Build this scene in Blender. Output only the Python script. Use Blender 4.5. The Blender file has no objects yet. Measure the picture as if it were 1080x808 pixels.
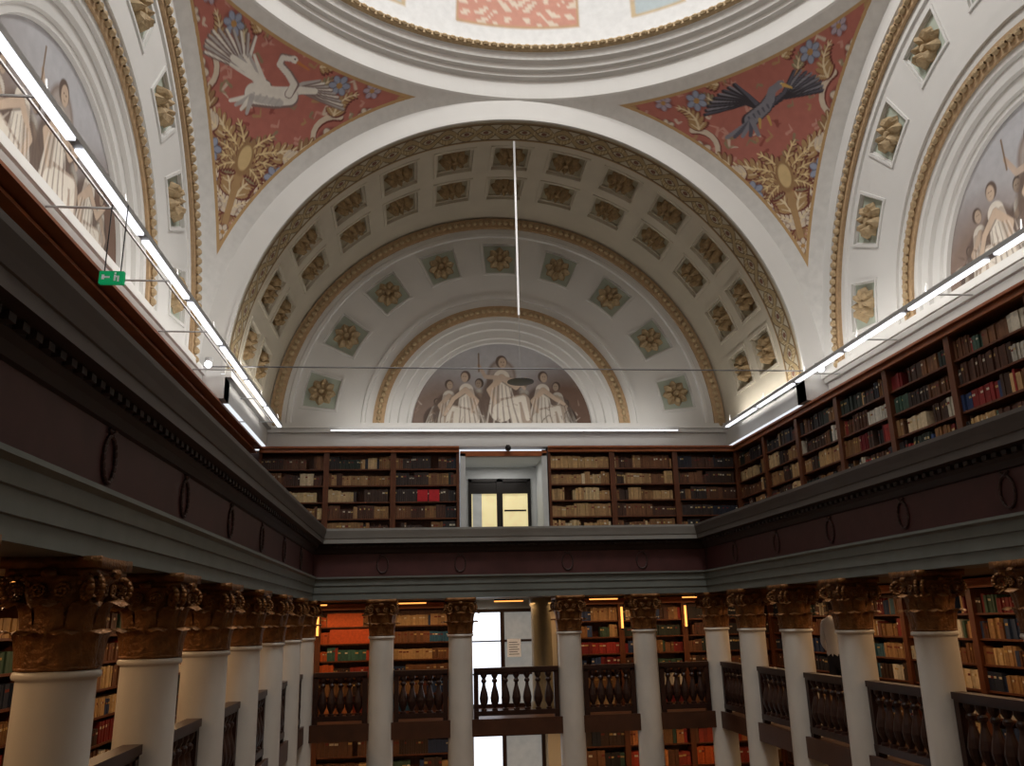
import bpy, math, random
import numpy as np
from math import *
from mathutils import Vector, Matrix
random.seed(7); RNG=np.random.RandomState(5)
ZO=4.9
A=1.4652; B=4.3664; G=1.3325; D=13.3
Z1=1.423; Z2=2.973; ZB=.355; R=4.1365; ZS=3.3318; XC=1.445; YF=11.373; YC=6.88; S=4.4925
R1=2.227; R2=1.657; D2=D+G; YW=D2+.07
XWL=XC-S; XWR=XC+S
NEAR=.20
XBL=-A-G; XBR=B+G
MXL=-3.35; MXR=6.25; MY=15.15
FZ=-1.45; GZ=-4.9
CXL=-1.81; CXR=4.71; CY=13.65

def s2l(c):
    c=np.array(c,float)/255.
    return np.where(c<=.04045,c/12.92,((c+.055)/1.055)**2.4)
def mat(name,col=(200,200,200),rough=.6,metal=0.,var=.12,scale=6.,bump=0.,bscale=30.,vc=False,emit=None,es=0.,stretch=None,spec=.4):
    m=bpy.data.materials.new(name);m.use_nodes=True
    nt=m.node_tree;N=nt.nodes;L=nt.links
    b=N['Principled BSDF']
    b.inputs['Roughness'].default_value=rough;b.inputs['Metallic'].default_value=metal
    b.inputs['Specular IOR Level'].default_value=spec
    tc=N.new('ShaderNodeTexCoord');mp=N.new('ShaderNodeMapping')
    L.new(tc.outputs['Object'],mp.inputs['Vector'])
    if stretch: mp.inputs['Scale'].default_value=stretch
    nz=N.new('ShaderNodeTexNoise');nz.inputs['Scale'].default_value=scale;nz.inputs['Detail'].default_value=5
    L.new(mp.outputs['Vector'],nz.inputs['Vector'])
    mr=N.new('ShaderNodeMapRange');mr.inputs['From Min'].default_value=.3;mr.inputs['From Max'].default_value=.7
    mr.inputs['To Min'].default_value=1-var;mr.inputs['To Max'].default_value=1+var
    L.new(nz.outputs['Fac'],mr.inputs['Value'])
    mx=N.new('ShaderNodeVectorMath');mx.operation='SCALE'
    if vc:
        at=N.new('ShaderNodeAttribute');at.attribute_name='Col';L.new(at.outputs['Color'],mx.inputs[0])
    else:
        mx.inputs[0].default_value=tuple(s2l(col))
    L.new(mr.outputs['Result'],mx.inputs['Scale'])
    L.new(mx.outputs['Vector'],b.inputs['Base Color'])
    if bump>0:
        n2=N.new('ShaderNodeTexNoise');n2.inputs['Scale'].default_value=bscale;n2.inputs['Detail'].default_value=4
        L.new(mp.outputs['Vector'],n2.inputs['Vector'])
        bp=N.new('ShaderNodeBump');bp.inputs['Strength'].default_value=bump;bp.inputs['Distance'].default_value=.02
        L.new(n2.outputs['Fac'],bp.inputs['Height']);L.new(bp.outputs['Normal'],b.inputs['Normal'])
    if emit is not None:
        b.inputs['Emission Color'].default_value=tuple(s2l(emit))+(1,)
        b.inputs['Emission Strength'].default_value=es
    return m
M_pl=mat('plaster_white',(210,209,206),.8,var=.03,scale=1.5,bump=.05)
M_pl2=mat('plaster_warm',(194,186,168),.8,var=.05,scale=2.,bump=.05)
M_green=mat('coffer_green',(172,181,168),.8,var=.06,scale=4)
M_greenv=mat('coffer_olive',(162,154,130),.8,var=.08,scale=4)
M_gold=mat('gilt_ochre',(172,150,116),.7,var=.18,scale=20,bump=.4)
M_goldp=mat('gilt_band',(174,146,112),.7,var=.14,scale=20)
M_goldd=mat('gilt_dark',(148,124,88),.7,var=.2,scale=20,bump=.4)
M_arch=mat('architrave_grey',(112,117,112),.5,var=.08,scale=5)
M_corn=mat('cornice_shaded_sides',(88,82,78),.55,var=.06,scale=4)  # cornice side runs, shade put into the base colour
M_cornl=mat('cornice_lit_far',(146,145,140),.55,var=.06,scale=4)  # same cornice on the far run, brightened in colour to look lit
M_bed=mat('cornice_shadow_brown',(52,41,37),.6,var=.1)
M_frieze=mat('frieze_burgundy',(80,46,44),.55,var=.14,scale=5)
M_wreath=mat('wreath_bronze',(68,48,44),.5,var=.1)
M_wood=mat('bookcase_wood',(96,54,32),.4,var=.25,scale=5,stretch=(6,6,.6),bump=.05)
M_woodl=mat('cornice_wood',(156,88,48),.4,var=.2,scale=5,stretch=(1,1,5))
M_woodd=mat('dark_wood',(50,28,20),.4,var=.2,scale=6)
M_books=mat('book_bindings',vc=True,rough=.6,var=.15,scale=25)
M_paint=mat('mural_paint',vc=True,rough=.8,var=.06,scale=9)
M_marble=mat('column_marble',(216,211,202),.35,var=.10,scale=3,stretch=(1,1,.5))
M_cap=mat('capital_bronze',(126,84,44),.38,metal=.4,var=.4,scale=14,bump=.6,bscale=40)
M_ceil=mat('gallery_ceiling',(130,120,104),.8,var=.04)
M_floorw=mat('gallery_boards',(76,46,30),.45,var=.2,scale=5,stretch=(1,8,1))
M_floor=mat('hall_parquet',(130,96,64),.35,var=.25,scale=6,stretch=(1,6,1))
M_metal=mat('rail_metal',(176,176,176),.4,metal=.2,var=.03)
M_wire=mat('steel_wire',(110,110,112),.5,metal=.2,var=.03)
M_dark=mat('dark_metal',(40,36,34),.4,metal=.3,var=.05)
M_led=mat('led_strip',(255,255,255),.5,emit=(244,247,255),es=1.7)
M_warm=mat('warm_lamp_tube',(255,200,120),.5,emit=(255,165,80),es=1.8)
M_pane=mat('bright_window_pane',(240,245,250),.3,emit=(232,242,255),es=1.5)
M_panew=mat('lit_room_pane',(200,190,150),.3,emit=(250,230,170),es=.6,var=.2)
M_pane2=mat('grey_window_pane',(150,150,145),.3,emit=(205,205,200),es=.25,var=.2)
M_exit=mat('exit_green',(0,130,80),.4,emit=(0,160,95),es=.45)
M_white=mat('white_gloss',(235,235,235),.4,var=.02,emit=(240,240,240),es=.1)
M_niche=mat('door_niche_grey',(200,202,202),.6,var=.03)
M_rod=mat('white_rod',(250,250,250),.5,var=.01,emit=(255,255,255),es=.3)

class MB:
    def __init__(s): s.v=[];s.f=[];s.m=[];s.c=[];s.n=0
    def add(s,V,F,mi=0,col=None):
        b=s.n; s.v.extend([tuple(p) for p in V]); s.n+=len(V)
        s.f.extend([tuple(i+b for i in f) for f in F])
        s.m.extend([mi]*len(F) if not isinstance(mi,list) else mi)
        if col is not None:
            if isinstance(col,np.ndarray) and col.ndim==2: s.c.extend([tuple(x)+(1,) for x in col])
            else: s.c.extend([tuple(col)+(1,)]*len(V))
    def box(s,x0,x1,y0,y1,z0,z1,mi=0,col=None):
        V=[(x0,y0,z0),(x1,y0,z0),(x1,y1,z0),(x0,y1,z0),(x0,y0,z1),(x1,y0,z1),(x1,y1,z1),(x0,y1,z1)]
        s.add(V,[(0,3,2,1),(4,5,6,7),(0,1,5,4),(1,2,6,5),(2,3,7,6),(3,0,4,7)],mi,col)
    def lathe(s,prof,n=24,c=(0,0,0),mi=0,a0=0,a1=2*pi):
        V=[];F=[];full=abs(a1-a0-2*pi)<1e-6; cols=n if full else n+1
        for (r,z) in prof:
            for k in range(cols):
                t=a0+(a1-a0)*k/n; V.append((c[0]+r*cos(t),c[1]+r*sin(t),c[2]+z))
        ml=[]
        for j in range(len(prof)-1):
            for k in range(n):
                k2=(k+1)%cols
                F.append((j*cols+k,j*cols+k2,(j+1)*cols+k2,(j+1)*cols+k)); ml.append(mi[j] if isinstance(mi,(list,tuple)) else mi)
        s.add(V,F,ml)
    def obj(s,name,mats,parent=None,smooth=False,loc=(0,0,0),rz=0):
        me=bpy.data.meshes.new(name);me.from_pydata(s.v,[],s.f)
        for m in mats: me.materials.append(m)
        me.polygons.foreach_set('material_index',s.m)
        if smooth: me.polygons.foreach_set('use_smooth',[True]*len(s.f))
        if s.c:
            a=me.attributes.new('Col','FLOAT_COLOR','POINT')
            a.data.foreach_set('color',np.array(s.c,dtype=np.float32).ravel())
        me.update()
        return inst(name,me,parent,loc,rz)
def inst(name,me,parent=None,loc=(0,0,0),rz=0):
    o=bpy.data.objects.new(name,me);bpy.context.collection.objects.link(o)
    o.location=loc;o.rotation_euler=(0,0,rz)
    if parent: o.parent=parent
    return o
def empty(name,loc=(0,0,0)):
    o=bpy.data.objects.new(name,None);bpy.context.collection.objects.link(o);o.location=loc;o.empty_display_size=.2;return o
def tube(mb,p,q,r,mi=0,n=8):
    p=Vector(p);q=Vector(q);d=(q-p).normalized();u=d.orthogonal().normalized();w=d.cross(u)
    V=[];F=[]
    for c in (p,q):
        for k in range(n):
            t=2*pi*k/n;V.append(tuple(c+u*(r*cos(t))+w*(r*sin(t))))
    for k in range(n):
        F.append((k,(k+1)%n,n+(k+1)%n,n+k))
    F.append(tuple(range(n))[::-1]);F.append(tuple(range(n,2*n)))
    mb.add(V,F,mi)

# ------------------------------------------------ painting helper
class Paint:
    def __init__(s,x,y,base): s.x=x;s.y=y;s.c=np.tile(s2l(base),(len(x),1))
    def sel(s,x0,x1,y0,y1): return np.nonzero((s.x>x0)&(s.x<x1)&(s.y>y0)&(s.y<y1))[0]
    def bl(s,I,m,col):
        m=m[:,None];s.c[I]=s.c[I]*(1-m)+s2l(col)*m
    def ell(s,cx,cy,rx,ry,a,col,soft=.18,op=1.):
        q=max(rx,ry)*(1+soft);I=s.sel(cx-q,cx+q,cy-q,cy+q)
        if len(I)==0: return
        dx=s.x[I]-cx;dy=s.y[I]-cy;ca,sa=cos(a),sin(a)
        d=np.sqrt(((dx*ca+dy*sa)/rx)**2+((-dx*sa+dy*ca)/ry)**2)
        s.bl(I,np.clip((1-d)/soft+.5,0,1)*op,col)
    def st(s,P,w0,w1,col,op=1.,soft=.012):
        w_=max(w0,w1)+.03;xs=[p[0] for p in P];ys=[p[1] for p in P]
        I=s.sel(min(xs)-w_,max(xs)+w_,min(ys)-w_,max(ys)+w_)
        if len(I)==0: return
        X=s.x[I];Y=s.y[I]
        best=np.full(len(I),-9.);n=len(P)-1
        for i in range(n):
            (ax,ay),(bx,by)=P[i],P[i+1];dx,dy=bx-ax,by-ay;l=dx*dx+dy*dy+1e-9
            t=np.clip(((X-ax)*dx+(Y-ay)*dy)/l,0,1)
            d=np.hypot(X-ax-t*dx,Y-ay-t*dy);w=w0+(w1-w0)*(i+t)/n
            best=np.maximum(best,w-d)
        s.bl(I,np.clip(best/soft+.5,0,1)*op,col)
    def spiral(s,cx,cy,r,a0,turn,w,col,k=18):
        P=[(cx+r*(1-.8*i/k)*cos(a0+turn*i/k),cy+r*(1-.8*i/k)*sin(a0+turn*i/k)) for i in range(k+1)]
        s.st([(a+.012,b-.02) for a,b in P],w*1.2,w*.6,(112,60,52));s.st(P,w,w*.5,col);return P
    def flower(s,cx,cy,r,col,ctr=(176,136,84)):
        dk=tuple(int(v*.72) for v in col)
        s.ell(cx,cy,r*1.02,r*1.0,0,(118,66,58),op=.6)
        for k in range(6):
            t=k*pi/3+.3;s.ell(cx+.56*r*cos(t),cy+.56*r*sin(t),r*.44,r*.32,t,dk);s.ell(cx+.60*r*cos(t),cy+.60*r*sin(t),r*.36,r*.24,t,col)
        s.ell(cx,cy,r*.27,r*.27,0,ctr)
    def acan(s,x,y,a,l,bend,col,hi):
        for ps,(ox,oy,cc,f) in enumerate([(.012,-.02,(110,60,52),1.15),(0,0,col,1.)]):
            px,py,aa=x,y,a
            for k in range(7):
                t=k/6.;w=l*(.17*(1-.6*t))*f
                for sd in(-1,1):
                    la=aa+sd*(.95-.3*t);s.ell(px+ox+cos(la)*w*.9,py+oy+sin(la)*w*.9,w*1.05,w*.42,la,cc)
                px+=cos(aa)*l/7;py+=sin(aa)*l/7;aa+=bend/7
        px,py,aa=x,y,a;pts=[(px,py)]
        for k in range(7):
            if k%2==0:
                for sd in(-1,1):
                    la=aa+sd*(.8);w=l*.17*(1-.6*k/6.);s.st([(px,py),(px+cos(la)*w*1.5,py+sin(la)*w*1.5)],l*.018,l*.012,hi,.9)
            px+=cos(aa)*l/7;py+=sin(aa)*l/7;aa+=bend/7;pts.append((px,py))
        s.st(pts,l*.035,l*.015,hi,.9)
def figure(P,x,y0,h,lean,side,rnd,tone=1.0):
    li=tuple(v*tone for v in(214,206,194));mi=tuple(v*tone for v in(168,152,138));dk=tuple(v*tone for v in(98,82,73));sk=tuple(v*tone for v in(192,170,150))
    hx=x+lean*h;hy=y0+h*.90
    P.ell(x+lean*h*.5-.02,y0+h*.34,h*.29,h*.40,0,dk,op=.9)
    P.st([(x-side*.02,y0+h*.2),(x+lean*h*.8,y0+h*.68)],h*.165,h*.115,li)
    P.st([(x-side*h*.10,y0+h*.2),(x+lean*h*.8-side*h*.07,y0+h*.66)],h*.06,h*.05,mi,.8)
    P.st([(x,y0+h*.26),(x+side*h*.30,y0+h*.34),(x+side*h*.34,y0+h*.02)],h*.12,h*.07,mi)
    P.st([(x+side*h*.02,y0+h*.30),(x+side*h*.30,y0+h*.38),(x+side*h*.36,y0+h*.08)],h*.05,h*.03,li)
    P.st([(x-side*.03,y0+h*.2),(x+side*h*.16,y0+h*.26),(x+side*h*.20,y0)],h*.11,h*.07,li)
    P.st([(hx,y0+h*.68),(hx+side*h*.2,y0+h*.52),(hx+side*h*(.34),y0+h*(.5+.25*rnd))],h*.055,h*.03,dk,.7)
    P.st([(hx,y0+h*.69),(hx+side*h*.2,y0+h*.535),(hx+side*h*(.34),y0+h*(.51+.25*rnd))],h*.042,h*.026,sk)
    P.st([(hx,y0+h*.68),(hx-side*h*.18,y0+h*.5),(hx-side*h*.1,y0+h*.32)],h*.045,h*.028,sk)
    for k in range(11):
        t=k/10.;P.st([(x-h*.13+h*.26*t+lean*h*.5,y0+h*(.58-.1*abs(t-.5))),(x-h*.18+h*.38*t,y0+h*.25),(x-h*.22+h*.5*t,y0)],h*.006,h*.014,dk if k%2 else li,.6,soft=.008)
    P.ell(hx,hy+h*.018,h*.082,h*.095,0,dk);P.ell(hx+side*h*.015,hy,h*.058,h*.08,0,sk)
    P.ell(hx+side*h*.035,hy+h*.012,h*.010,h*.008,0,dk,op=.8);P.ell(hx-side*h*.002,hy+h*.012,h*.010,h*.008,0,dk,op=.8);P.st([(hx+side*h*.01,hy-h*.035),(hx+side*h*.03,hy-h*.035)],h*.004,h*.004,dk,.8,soft=.006)
def mural(o,eu,en,rad,seed,dep):
    nu,nv=340,170
    us=np.linspace(-1,1,nu);vs=np.linspace(0,1,nv)
    X,Y=[],[]
    for v in vs:
        a=v*pi/2; hw=rad*cos(a)
        X.append(us*max(hw,.001));Y.append(np.full(nu,rad*sin(a)))
    x=np.concatenate(X);y=np.concatenate(Y)
    P=Paint(x,y,(158,153,153));rn=random.Random(seed)
    P.ell(0,rad*1.05,rad*.9,rad*.45,0,(180,180,184),soft=.9)
    P.ell(-rad*.7,.2,rad*.5,rad*.42,.3,(126,108,98),soft=.7);P.ell(rad*.72,.25,rad*.5,rad*.5,-.3,(102,80,68),soft=.7)
    sc=rad/1.657
    for (fx,h,l,sd,tn) in [(-.42,.98,.03,-1,.78),(.46,.98,-.03,1,.74),(-1.30,.60,.12,1,.80),(1.32,.58,-.14,-1,.66),(-1.02,.95,.05,1,.90),(1.05,.92,-.05,-1,.78),(-.66,1.12,-.02,-1,.98),(.70,1.12,.03,1,.92)]:
        fx+=rn.uniform(-.06,.06);figure(P,fx*sc,-.02,h*sc,l+rn.uniform(-.03,.03),sd,rn.uniform(-1,1),tn)
    P.st([(-.24*sc,0),(-.24*sc,.95*sc)],.035*sc,.035*sc,(124,106,96));P.st([(.24*sc,0),(.24*sc,.95*sc)],.035*sc,.035*sc,(120,100,90))
    P.ell(0,1.0*sc,.27*sc,.34*sc,0,(138,124,116));P.ell(0,1.0*sc,.22*sc,.29*sc,0,(162,152,146))
    figure(P,0,.10*sc,1.30*sc,0,1,.6,1.0)
    P.st([(0,.98*sc),(-.30*sc,1.0*sc),(-.42*sc,1.22*sc)],.045*sc,.028*sc,(186,166,150));P.st([(0,.98*sc),(.3*sc,.92*sc),(.42*sc,.78*sc)],.045*sc,.028*sc,(186,166,150))
    P.st([(-.42*sc,1.1*sc),(-.42*sc,1.45*sc)],.012,.012,(120,96,70))
    P.st([(-rad,0),(rad,0)],.04,.04,(130,114,102))
    for k in range(60):
        a=rn.uniform(-rad*.95,rad*.95);b=rn.uniform(0,.5);P.st([(a,b),(a+rn.uniform(-.1,.1),b+rn.uniform(-.08,.12))],.012,.004,rn.choice([(90,74,66),(200,190,178),(150,132,118)]),.6)
    o=Vector(o);eu=Vector(eu);en=Vector(en)
    V=[tuple(o+eu*float(a)+en*dep+Vector((0,0,float(b)))) for a,b in zip(x,y)]
    F=[(j*nu+i,j*nu+i+1,(j+1)*nu+i+1,(j+1)*nu+i) for j in range(nv-1) for i in range(nu-1)]
    mb=MB();mb.add(V,F,0,P.c);return mb
# ------------------------------------------------ rosettes and beads
def rosette(mb,o,e1,e2,n,r,mi):
    o=Vector(o);V=[];F=[];K=32
    rings=[(0,.42),(.18,.42),(.26,.14),(.5,.46),(.8,.36),(1.0,.02)]
    for (rr,hh) in rings:
        for k in range(K):
            t=2*pi*k/K;m=1+(.13*cos(8*t) if rr>.4 else 0);h2=hh*(1+(.42*cos(8*t) if .4<rr<.95 else 0))
            V.append(tuple(o+e1*(r*rr*m*cos(t))+e2*(r*rr*m*sin(t))+n*(r*h2)))
    for j in range(len(rings)-1):
        for k in range(K): F.append((j*K+k,j*K+(k+1)%K,(j+1)*K+(k+1)%K,(j+1)*K+k))
    mb.add(V,F,mi)
def bead(mb,o,rx,e1,e2,e3,ry,mi):
    V=[];F=[]
    K=6;rows=[-.9,-.35,.35,.9]
    for s_ in rows:
        c=sqrt(1-s_*s_)
        for k in range(K):
            t=2*pi*k/K;V.append(tuple(o+e1*(rx*s_)+e2*(ry*c*cos(t))+e3*(ry*c*sin(t))))
    for j in range(3):
        for k in range(K): F.append((j*K+k,j*K+(k+1)%K,(j+1)*K+(k+1)%K,(j+1)*K+k))
    mb.add(V,F,mi)
# ------------------------------------------------ lunette wall
def lunette(name,o,eu,en,outer,seed):
    o=Vector(o);eu=Vector(eu);en=Vector(en);ez=Vector((0,0,1))
    mb=MB()
    def Q(t,r,d): return tuple(o+eu*(r*cos(t))+ez*(r*sin(t))+en*d)
    def sweep(prof,mis,n=96):
        V=[];F=[];ml=[]
        for (r,d) in prof:
            for k in range(n+1): V.append(Q(pi*k/n,r,d))
        for j in range(len(prof)-1):
            for k in range(n): F.append((j*(n+1)+k,j*(n+1)+k+1,(j+1)*(n+1)+k+1,(j+1)*(n+1)+k));ml.append(mis[j] if isinstance(mis,list) else mis)
        mb.add(V,F,ml)
    sweep([(R2-.02,.16),(R2,.11),(1.72,.11),(1.74,.08),(1.88,.08),(1.90,.035),(2.03,.035),(2.05,0),(2.13,0)],0)
    sweep([(2.13,0),(2.13,-.03),(2.33,-.03),(2.33,0)],2)
    sweep([(2.33,0),(2.46,0),(2.47,-.03),(2.53,-.03),(2.54,0),(2.80,0)],0)
    sweep([(3.74,0),(3.76,-.03),(3.82,-.03),(3.84,0),(3.92,0)],0)
    sweep([(3.92,0),(3.92,-.05),(4.12,-.05),(4.13,0)],2)
    sweep([(4.13,0),(outer,0)] if outer<4.3 else [(4.13,0),(4.2,0),(4.22,-.03),(4.3,-.03),(4.32,0),(outer,0)],0)
    for rr,dd,st in ((2.23,-.05,.11),(4.02,-.07,.12)):
        n=int(pi*rr/st)
        for k in range(n):
            t=pi*(k+.5)/n;c=Vector(Q(t,rr,dd));e1=eu*(-sin(t))+ez*cos(t);e2=eu*cos(t)+ez*sin(t)
            bead(mb,c,st*.44,e1,e2,en,.045 if rr<3 else .055,3)
    hw=radians(6.0);cs=[radians(90+19.6*k) for k in range(-4,5)]
    bt=[0.]
    for c in cs: bt+= [c-hw,c+hw]
    bt.append(pi);rs=[2.80,2.97,3.64,3.74]
    for i in range(len(bt)-1):
        cof=(i%2==1)
        for j in range(3):
            t0,t1=bt[i],bt[i+1];r0,r1=rs[j],rs[j+1];n=4
            if cof and j==1:
                lv=[(0,0,0),(.0,-.02,0),(.035,-.02,0),(.035,.02,0),(.055,.02,0),(.055,.04,0)]
                loops=[]
                for (ins,dp,_) in lv:
                    a=ins/3.3;L=[]
                    for k in range(n+1): L.append(Q(t0+a+(t1-t0-2*a)*k/n,r0+ins,dp))
                    for k in range(n+1): L.append(Q(t1-a-(t1-t0-2*a)*k/n,r1-ins,dp))
                    loops.append(L)
                m=len(loops[0])
                for q in range(len(loops)-1):
                    V=loops[q]+loops[q+1];F=[(k,(k+1)%m,m+(k+1)%m,m+k) for k in range(m)];mb.add(V,F,0)
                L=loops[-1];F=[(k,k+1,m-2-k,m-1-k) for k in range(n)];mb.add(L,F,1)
                tc=(t0+t1)/2
                e1=eu*cos(tc)+ez*sin(tc);e2=eu*(-sin(tc))+ez*cos(tc)
                rosette(mb,Q(tc,(r0+r1)/2,.038),e1,e2,-en,.225,3)
            else:
                V=[];F=[]
                for k in range(n+1): V.append(Q(t0+(t1-t0)*k/n,r0,0))
                for k in range(n+1): V.append(Q(t0+(t1-t0)*k/n,r1,0))
                for k in range(n): F.append((k,k+1,n+2+k,n+1+k))
                mb.add(V,F,0)
    def bx(u0,u1,z0,z1,d0,d1,mi):
        V=[tuple(o+eu*u+ez*z+en*d) for (u,z,d) in [(u0,z0,d0),(u1,z0,d0),(u1,z1,d0),(u0,z1,d0),(u0,z0,d1),(u1,z0,d1),(u1,z1,d1),(u0,z1,d1)]]
        mb.add(V,[(0,1,2,3),(4,7,6,5),(0,4,5,1),(1,5,6,2),(2,6,7,3),(3,7,4,0)],mi)
    W=outer
    bx(-W,W,-.345,.0,0,.25,0)
    bx(-W,W,-.02,.07,-.09,.02,0);bx(-W,W,-.09,-.02,-.05,.02,0)
    ob=mb.obj(name,[M_pl,M_green,M_goldp,M_gold],smooth=False)
    mm=mural(o,eu,en,R2,seed,.15)
    mm.obj('mural',[M_paint],parent=ob)
    return ob
lunette('wall_far',(XC,YW,ZS),(1,0,0),(0,1,0),4.16,1)
lunette('wall_right',(XWR,YC,ZS),(0,-1,0),(1,0,0),S,2)
lunette('wall_left',(XWL,YC,ZS),(0,1,0),(-1,0,0),S,4)
# ------------------------------------------------ coffered barrel vault
def vault(name,sg,y_face,ylen):
    mb=MB()
    def P(t,y,r): return (XC+r*cos(t),y_face+sg*y,ZS+r*sin(t))
    hw=radians(4.9);cs=[radians(90+13.2*k) for k in range(-6,7)]
    bt=[0.]
    for c in cs: bt+=[c-hw,c+hw]
    bt.append(pi);ys=[.0,.72,1.50,1.72,2.55,ylen]
    for i in range(len(bt)-1):
        t0,t1=bt[i],bt[i+1];n=4
        for j in range(len(ys)-1):
            y0,y1=ys[j],ys[j+1]
            if i%2==1 and j in (1,3):
                lv=[(0,0),(0,-.02),(.045,-.02),(.045,.04),(.08,.04),(.08,.075)];loops=[]
                for ins,dp in lv:
                    a=ins/R;L=[P(t0+a+(t1-t0-2*a)*k/n,y0+ins,R+dp) for k in range(n+1)]+[P(t1-a-(t1-t0-2*a)*k/n,y1-ins,R+dp) for k in range(n+1)]
                    loops.append(L)
                m=len(loops[0])
                for q in range(len(loops)-1):
                    mb.add(loops[q]+loops[q+1],[(k,(k+1)%m,m+(k+1)%m,m+k) for k in range(m)],0)
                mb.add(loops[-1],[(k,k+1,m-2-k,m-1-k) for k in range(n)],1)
                tc=(t0+t1)/2;e1=Vector((-sin(tc),0,cos(tc)));e2=Vector((0,1,0));nn=Vector((-cos(tc),0,-sin(tc)))
                rosette(mb,P(tc,(y0+y1)/2,R+.07),e1,e2,nn,.23,2)
            else:
                V=[P(t0+(t1-t0)*k/n,y0,R) for k in range(n+1)]+[P(t0+(t1-t0)*k/n,y1,R) for k in range(n+1)]
                mb.add(V,[(k,k+1,n+2+k,n+1+k) for k in range(n)],0)
    for sx in(-1,1):
        x=XC+sx*R;V=[(x,y_face,ZS-.34),(x,y_face+sg*ylen,ZS-.34),(x,y_face+sg*ylen,ZS),(x,y_face,ZS)];mb.add(V,[(0,1,2,3)],3)
        mb.box(min(x,x-sx*.08),max(x,x-sx*.08),min(y_face,y_face+sg*ylen),max(y_face,y_face+sg*ylen),ZS-.04,ZS+.05,3)
        x2=XC+sx*S; mb.box(min(x,x2),max(x,x2),min(y_face,y_face+sg*.3),max(y_face,y_face+sg*.3),ZS-.34,ZS,3)
    prof=[(R,0),(R,-.03),(R+.05,-.03),(R+.06,0),(R+.25,0),(R+.26,-.0),(S+.03,0)]
    n=96;V=[];F=[]
    for (r,d) in prof:
        for k in range(n+1): V.append(P(pi*k/n,d,r))
    for j in range(len(prof)-1):
        for k in range(n): F.append((j*(n+1)+k,j*(n+1)+k+1,(j+1)*(n+1)+k+1,(j+1)*(n+1)+k))
    mb.add(V,F,3)
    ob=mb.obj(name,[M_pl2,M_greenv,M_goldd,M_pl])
    nu,nv=1100,34;th=np.linspace(0,pi,nu);yy=np.linspace(.05,.56,nv)
    T,Yg=np.meshgrid(th,yy);sv=(T*R).ravel();tv=((Yg-.305)/.255).ravel()
    c=np.tile(s2l((178,168,146)),(len(sv),1))
    def put(m,col): c[m]=s2l(col)
    a=.55*np.sin(2*pi*sv/.62);d1=np.abs(tv-a);d2=np.abs(tv+a)
    put(d1<.32,(106,90,66));put(d1<.22,(158,138,102));put(d2<.32,(106,90,66));put(d2<.22,(158,138,102))
    ph=(sv/.31)%1;put((np.hypot((ph-.5)*.31,tv*.255)<.045),(112,78,62))
    lf=np.abs(np.sin(2*pi*sv/.10))<.3;put(lf&(d1<.18),(192,176,142))
    put(np.abs(tv)>.88,(160,134,96));put(np.abs(np.abs(tv)-.84)<.04,(104,84,60))
    V=[(XC+(R-.012)*cos(t),y_face+sg*y,ZS+(R-.012)*sin(t)) for t,y in zip(T.ravel(),Yg.ravel())]
    F=[(j*nu+i,j*nu+i+1,(j+1)*nu+i+1,(j+1)*nu+i) for j in range(nv-1) for i in range(nu-1)]
    g=MB();g.add(V,F,0,c);g.obj('guilloche_band',[M_paint],parent=ob)
    return ob
vault('ceiling_vault',1,YF,YW-YF)
vault('ceiling_vault',-1,YC-S,3.3)
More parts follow.
